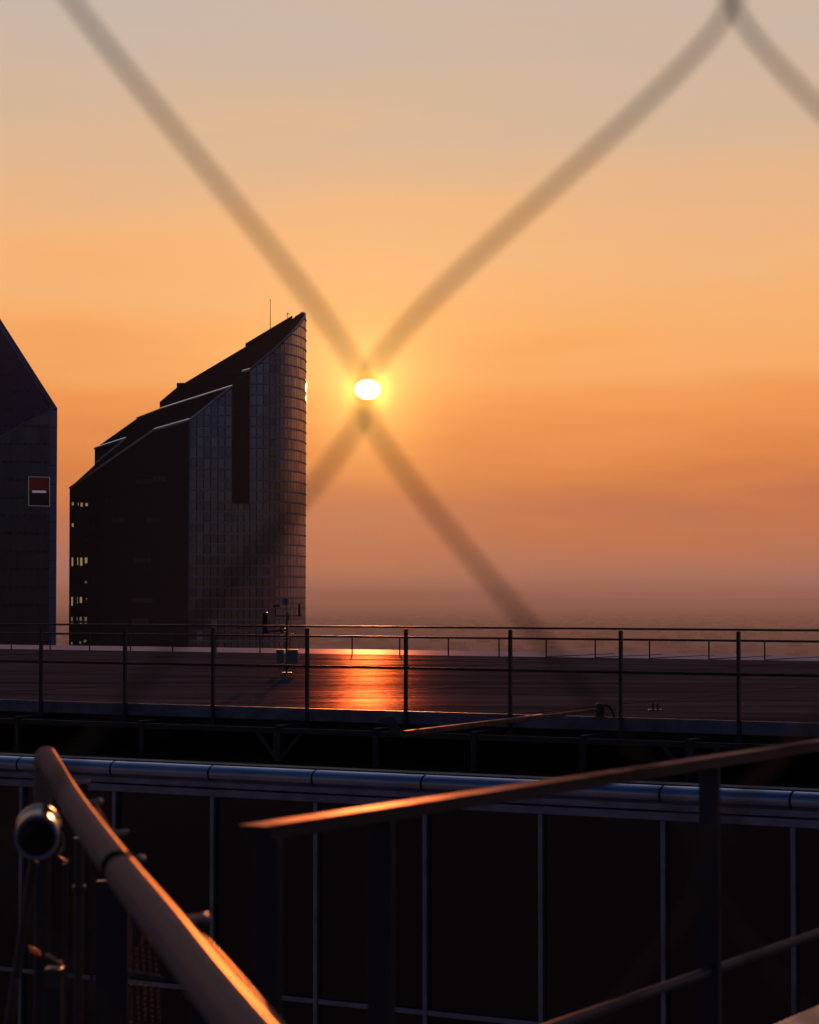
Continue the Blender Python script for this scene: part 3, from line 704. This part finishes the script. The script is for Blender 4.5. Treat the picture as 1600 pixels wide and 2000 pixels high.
for i in range(4): m_.face([P(*Lb[i], y0), P(*Lb[(i+1) % 4], y0), P(*Lb[(i+1) % 4], y0+.12), P(*Lb[i], y0+.12)])
m_.build('counterweight', M['steel_grey'], DA)
m_ = MB(); m_.ball(P(790, 1441, y0-.02), .012); m_.build('bolt', M['chrome'], DA)
q0 = PH(1280, 1388, HD)
DL = thing('deck_cleat', q0, 'pair of short dark pegs on a plate on the deck, right of the arm', 'cleat')
m_ = MB(); m_.bbox(q0+EZ*.008, Vector((.09, 0, 0)), Vector((0, .06, 0)), EZ*.008, .003); m_.build('plate', M['steel_dark'], DL)
for s in (-.03, .03):
    m_ = MB(); m_.tube([q0+Vector((s, 0, .016)), q0+Vector((s, 0, .1))], .016, 10); m_.build('peg', M['steel_dark'], DL)

# ------------------------------------------------------------------ near guard rail on the right
HR = .475
GR = thing('guard_rail', PH(500, 1620, HR)-EZ*1.2, 'near flat-topped steel guard rail glowing orange, running back to the right', 'railing')
gp0 = PH(505, 1610.5, HR); gp1 = gp0+E2*7.5
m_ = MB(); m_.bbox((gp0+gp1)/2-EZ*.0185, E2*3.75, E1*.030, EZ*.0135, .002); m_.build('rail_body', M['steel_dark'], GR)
m_ = MB(); m_.bbox((gp0+gp1)/2-EZ*.0025-E2*.01, E2*3.765, E1*.034, EZ*.0022, .001); m_.build('lit_top', M['flat_rail'], GR)  # separate brighter slab paints the rail's sunlit top against its dark side
def gb(px): # distance along the rail seen at column px
    r = ray(px, 1500); k = (gp0.x*r.y-gp0.y*r.x)/(E2.y*r.x-E2.x*r.y); return k
gpost = [gb(502)+.0, gb(745), gb(1386)]; gpost.append(gpost[-1]+(gpost[2]-gpost[1])*1.0)
print('gposts', gpost)
for k in gpost:
    c_ = gp0+E2*max(k, .035); m_ = MB(); m_.bbox(c_-EZ*.6555, E1*.031, E2*.012, EZ*.625, .003); m_.build('post', M['steel_dark'], GR)
ca = PH(1385, 1905, 1.14)
kx = (gp0+E2*gpost[2]); off = 1.14
m_ = MB(); z_ = CZ-(P(1385, 1897, kx.y).z*-1+CZ)
m_.tube([Vector((gp0.x, gp0.y, z_))+E2*.05, Vector((gp0.x, gp0.y, z_))+E2*7.5], .0145, 14); m_.build('lower_rail', M['rod_grey'], GR)
# pale sill right at the lower corner
s0 = PH(1512, 2000, 1.33)
SL = thing('parapet_sill', s0-E2*3, 'pale sill slab just entering the bottom right corner', 'sill')
m_ = MB(); c_ = s0+E1*.25-EZ*.05; m_.bbox(c_, E2*4, E1*.25, EZ*.05, .006); m_.build('slab', M['pale_sill'], SL)
m_ = MB(); m_.box(c_+E1*.05-EZ*1.05, E2*4, E1*.15, EZ*1.0); m_.build('wall', M['concrete'], SL)

# ------------------------------------------------------------------ large round handrail at left
HH = .5
path = [PH(x, y, HH) for x, y in ((640, 2188), (434, 1949), (329, 1815), (224, 1684), (141, 1568), (96, 1488))]
endp = path[-1]
HR_ = thing('handrail', path[3]-EZ*1.1, 'thick round metal handrail sweeping diagonally with an orange sunlit rim', 'handrail')
sp = smooth_path(path, 8)
joint = min(range(len(sp)), key=lambda i: (sp[i]-PH(247, 1704, HH)).length)
dirn = (sp[-1]-sp[-4]).normalized()
bend = [sp[-1]+dirn*.25, sp[-1]+dirn*.42+EZ*-.02, sp[-1]+dirn*.50-EZ*.09, sp[-1]+dirn*.52-EZ*.25]
far_part = sp[joint:]+smooth_path(bend, 5)
RT = .032
m_ = MB(); m_.tube(sp[:joint]+[sp[joint]-(sp[joint]-sp[joint-1]).normalized()*.006], RT, 40); m_.build('tube', M['rail_tube'], HR_)
m_ = MB(); m_.tube([sp[joint]+(sp[joint+1]-sp[joint]).normalized()*.006]+sp[joint+1:]+smooth_path(bend, 5), RT, 40); m_.build('tube', M['rail_tube'], HR_)
tj = (sp[joint+1]-sp[joint-1]).normalized()
m_ = MB(); m_.tube([sp[joint]-tj*.035, sp[joint]+tj*.035], RT*1.04, 32); m_.build('joint_ring', M['void'], HR_)
m_ = MB(); q = bend[-1]; m_.tube([q, Vector((q.x, q.y, q.z-1.0))], .026, 20); m_.build('post', M['steel_dark'], HR_)
# second thinner edge beside it
R2 = thing('cable_duct', PH(480, 1900, .6)-EZ*.5, 'thin bright duct just right of the thick handrail at the bottom', 'duct')
pth = [PH(x, y, .56) for x, y in ((345, 1806), (398, 1846), (441, 1892), (490, 1950), (540, 2012), (640, 2140))]
m_ = MB(); m_.tube(smooth_path(pth, 6), [.012]*1+[.012]*(len(smooth_path(pth, 6))-1), 16); m_.build('duct', M['rail_tube'], R2)
# brackets with pins on the handrail's far side
for x0, x1, y, tip in ((150, 173, 1527, 0), (176, 195, 1566, 1), (222, 247, 1625, 0), (258, 276, 1678, 1), (372, 401, 1794, 1)):
    A = PH(x0-14, y+1, .53); B = P(x1, y, A.y); 
    m_ = MB(); m_.tube([A, B], .005 if tip else .0045, 10); o = m_.build('pin', M['white_plastic'], HR_)
    m_ = MB(); m_.ball(B, .009 if tip else .0055, 12); m_.build('pin_cap', M['alu_trim'], o)
    m_ = MB(); C_ = P((x0+x1)/2, y, A.y); m_.bbox(C_-EZ*.09+Vector((0, .01, 0)), Vector(((B-A).length*.26, 0, 0)), Vector((0, .004, 0)), EZ*.085, .002); m_.build('bracket', M['steel_dark'], HR_)
# bead chain beside the rail
Yb = 5.4
BC_ = thing('bead_chain', P(203, 1600, Yb), 'short glinting bead chain hanging beside the upper handrail', 'chain')
m_ = MB()
for k in range(8): m_.ball(P(189+k*3.6, 1577+k*6.6, Yb), .0045, 10)
m_.build('beads', M['tinted_glint'], BC_)
m_ = MB(); m_.tube([P(189, 1577, Yb), P(216, 1624, Yb)], .0015, 6); m_.build('cord', M['steel_dark'], BC_)

# spotlight
Yl = 5.9
cl = P(72, 1636, Yl); rr_ = 44*Yl/F
SP = thing('spotlight', P(60, 1700, Yl), 'round drum spotlight with chrome rim left of the handrail', 'spotlight')
ax = Vector((-.145, 1, 0)).normalized()
n = 40
def lathe(m_, c0, axis, prof, n=40):
    a = axis.cross(EZ).normalized(); b = axis.cross(a)
    for i in range(n):
        q0, q1 = 2*math.pi*i/n, 2*math.pi*(i+1)/n
        for (r0, t0), (r1, t1) in zip(prof, prof[1:]):
            f = lambda r, t, q: c0+axis*t+(a*math.cos(q)+b*math.sin(q))*r
            m_.face([f(r0, t0, q0), f(r0, t0, q1), f(r1, t1, q1), f(r1, t1, q0)], True)
m_ = MB(); lathe(m_, cl, ax, [(rr_*.90, .006), (rr_*.98, .012), (rr_, .05), (rr_, .22), (rr_*1.08, .23), (rr_*1.08, .27), (.001, .27)]); m_.build('drum', M['chrome'], SP)
m_ = MB(); lathe(m_, cl, ax, [(rr_*.80, .006), (rr_*.83, -.003), (rr_*.88, -.008), (rr_*.94, -.007), (rr_*.99, -.001), (rr_*1.0, .012)]); m_.build('rim', M['rim_sky_tint'], SP)
m_ = MB(); lathe(m_, cl, ax, [(.0005, .014), (rr_*.80, .010), (rr_*.82, .0)]); m_.build('lens', M['lens_dark'], SP)
m_ = MB(); lathe(m_, P(94, 1644, Yl-.01), ax, [(.012, 0), (.006, -.004), (.0015, -.002)]); m_.build('knob', M['rubber'], SP)
m_ = MB(); m_.tube([P(66, 1682, Yl+.12), P(48, 1800, Yl+.12), P(16, 2010, Yl+.12), P(8, 2060, Yl+.12)], .0125, 16); m_.build('support_rod', M['steel_grey'], SP)
m_ = MB(); m_.tube(smooth_path([P(104, 1600, Yl+.1), P(118, 1625, Yl+.08), P(122, 1655, Yl+.05), P(112, 1672, Yl), P(126, 1682, Yl), P(134, 1684, Yl), P(133, 1679, Yl)]), .004, 8); m_.build('yoke', M['steel_grey'], SP)
for x, y in ((107, 1578), (113, 1597), (121, 1619)):
    m_ = MB(); m_.tube([P(x-4, y, Yl+.05), P(x+5, y+.5, Yl+.05)], .0028, 8); m_.build('screw', M['chrome'], SP)
m_ = MB(); m_.ball(P(32, 1917, Yl+.10), .006); m_.ball(P(34, 1925, Yl+.10), .005); m_.tube([P(27, 1922, Yl+.11), P(40, 1926, Yl+.11)], .004, 8); m_.build('clip', M['chrome'], SP)
# vertical services behind the rail
def vpole(x, y0, w_, Y, label, mat='steel_dark', clamps=(), name='steel_pole'):
    A = P(x, y0, Y); o = thing(name, A-EZ*1.6, label, 'pole', 'poles behind the spotlight')
    m_ = MB(); m_.tube([A, A-EZ*1.6], w_/2*Y/F, 16); m_.build('shaft', M[mat], o)
    m_ = MB(); m_.tube([A-EZ*.004, A+EZ*.006], w_/2*Y/F*1.25, 16); m_.build('cap', M[mat], o)
    for y in clamps:
        z = P(x, y, Y).z; m_ = MB(); m_.tube([Vector((A.x, A.y, z-.01)), Vector((A.x, A.y, z+.008))], w_/2*Y/F*1.45, 16); m_.build('clamp', M[mat], o)
vpole(155, 1640, 18, 7.2, 'grey vertical pole with a clamp, between spotlight and handrail', 'steel_grey', (1735,))
vpole(128, 1690, 9, 7.6, 'thin dark pole just left of the clamped grey pole')
vpole(180, 1665, 8, 7.6, 'thin dark pole just right of the clamped grey pole')
# spring and bolt glinting at lower left
TB = thing('turnbuckle', P(92, 1870, 6.6), 'small spring and bolt glinting orange at lower left', 'turnbuckle')
m_ = MB(); pts = []
for k in range(60):
    t = k/59; q = t*2*math.pi*4
    pts.append(P(57+22*t, 1853+11*t, 6.6)+Vector((0, math.cos(q)*.006, math.sin(q)*.006)))
m_.tube(pts, .0032, 8); m_.build('spring', M['tinted_glint'], TB)
m_ = MB(); m_.tube([P(92, 1867.5, 6.6), P(110, 1878, 6.6)], .0055, 12); m_.ball(P(92, 1867.5, 6.6), .007); m_.build('bolt', M['tinted_glint'], TB)
m_ = MB(); m_.tube([P(113, 1879, 6.6), P(120, 1883, 6.6)], .0065, 12); m_.build('nut', M['tinted_glint'], TB)
TBp = thing('service_box', P(105, 2010, 6.65)-EZ*.3, 'dark upright housing under the glinting bolt', 'box')
m_ = MB(); A = P(88, 1890, 6.65); B = P(122, 2010, 6.65); m_.bbox((A+B)/2-EZ*.1, Vector(((B.x-A.x)/2, 0, 0)), Vector((0, .03, 0)), EZ*((A.z-B.z)/2+.1), .004); m_.build('housing', M['steel_grey'], TBp)
m_ = MB(); m_.bbox((A+B)/2+Vector((0, -.032, -.04)), Vector(((B.x-A.x)/2*.8, 0, 0)), Vector((0, .003, 0)), EZ*((A.z-B.z)/2*.8), .002); m_.build('cover', M['steel_dark'], TBp)
# bead curtain (ball chains)
Yq = 6.3
CH = thing('ball_chains', P(285, 1800, Yq), 'hanging ball chains behind the handrail with orange glints', 'chains')
for k in range(5):
    m_ = MB(); x0 = 252+k*11.5; pts = []
    for j in range(30):
        y = 1735+j*10.5+k*3; x = x0+(y-1735)*.035+(k-2)*(y-1735)*.008
        m_.ball(P(x, y, Yq+random.uniform(-.01, .01)), .0034, 8)
    m_.tube([P(x0, 1735, Yq), P(x0+(2040-1735)*.035+(k-2)*(305)*.008, 2045, Yq)], .0007, 6)
    m_.build('chain', M['chain_metal'], CH)
m_ = MB(); m_.tube([P(250, 1900, Yq+.02), P(318, 1912, Yq+.02)], .007, 8); m_.build('spacer_bar', M['steel_grey'], CH)
# dark housing panel behind chains
PN = thing('cable_riser', P(215, 2100, 7.9), 'broad dark upright riser panel behind the handrail', 'panel')
m_ = MB(); A = P(188, 1720, 7.9); B = P(250, 2100, 7.9); m_.bbox((A+B)/2, Vector(((B.x-A.x)/2, 0, 0)), Vector((0, .02, 0)), EZ*((A.z-B.z)/2), .004); m_.build('panel', M['steel_dark'], PN)
for y in (1770, 1895):
    m_ = MB(); m_.ball(P(198, y, 7.87), .006, 10); m_.build('screw', M['steel_grey'], PN)

# ------------------------------------------------------------------ cable net right in front of the lens
Yn = 1.0
NT = thing('cable_net', P(712, 2600, Yn), 'out-of-focus diamond steel cable net stretched in front of the view', 'net')
K = {'c': (712, 775), 'tr': (1430, -22), 'tl': (45, -175), 'br': (1378, 1700), 'bl': (10, 1700), 'r': (2125, 790), 'l': (-680, 780), 't': (735, -930), 'b': (705, 2620), 'rt': (2130, -900), 'lt': (-690, -1020), 'rb': (2100, 2620), 'lb': (-690, 2620)}
HK = 30
def strand(lo, hi):      # lo = lower knot (leave upward), hi = upper knot (arrive from below)
    s = 1 if K[hi][0] > K[lo][0] else -1
    x0, y0 = K[lo]; x1, y1 = K[hi]
    p0 = Vector((x0+s*4, y0-HK, 0)); p3 = Vector((x1-s*4, y1+HK, 0))
    c1 = p0+Vector((s*44, -140, 0)); c2 = p3+Vector((-s*38, 130, 0))
    pts = [Vector((x0+s*4, y0, 0))]+bez(p0, c1, c2, p3, 26)+[Vector((x1-s*4, y1, 0))]
    m_ = MB(); m_.tube([P(p.x, p.y, Yn+.0) for p in pts], .00175, 12); m_.build('cable', M['wire'], NT)
for lo, hi in (('c', 'tr'), ('c', 'tl'), ('br', 'c'), ('bl', 'c'), ('r', 'tr'), ('br', 'r'), ('bl', 'l'), ('l', 'tl'), ('tr', 't'), ('tl', 't'), ('b', 'br'), ('b', 'bl'), ('tr', 'rt'), ('tl', 'lt'), ('rb', 'br'), ('lb', 'bl')): strand(lo, hi)
for k in K:
    x, y = K[k]; m_ = MB()
    A, B = P(x, y-30, Yn), P(x, y+34, Yn)
    for s in (-.0012, .0012): m_.tube([A+Vector((s, 0, 0)), A.lerp(B, .1)+Vector((s, 0, 0)), B+Vector((s, 0, 0))], [.0012, .0019, .0018], 14)
    m_.build('ferrule', M['steel_dark'], NT)
# frame of the net (outside the view)
m_ = MB()
for a_, b_ in (((2140, -1100), (2140, 2900)), ((-700, -1100), (-700, 2900)), ((-700, -1060), (2140, -1060)), ((-700, 2760), (2140, 2760))):
    m_.tube([P(*a_, Yn+.03), P(*b_, Yn+.03)], .02, 14)
m_.build('frame', M['steel_dark'], NT)
# the slab we stand on
m_ = MB(); m_.box((0, -1.0, CZ-1.75), Vector((6, 0, 0)), Vector((0, 3.2, 0)), EZ*.1); tag(m_.build('terrace_floor', M['concrete']), kind='structure')

# ------------------------------------------------------------------ air
hz = MB(); hz.box((0, 28400, 89), Vector((44900, 0, 0)), Vector((0, 29800, 0)), EZ*90.5)
hm = bpy.data.materials.new('haze_air'); hm.use_nodes = True; t = hm.node_tree
t.nodes.remove(t.nodes['Principled BSDF']); o = [n for n in t.nodes if n.type == 'OUTPUT_MATERIAL'][0]
pv = N(t, 'ShaderNodeVolumePrincipled'); pv.inputs['Color'].default_value = (.82, .86, 1.0, 1); pv.inputs['Density'].default_value = .000095; pv.inputs['Anisotropy'].default_value = .2
t.links.new(pv.outputs[0], o.inputs['Volume'])
ho = hz.build('haze', hm); tag(ho, 'thin dusty evening air over the city', 'haze', kind='stuff')
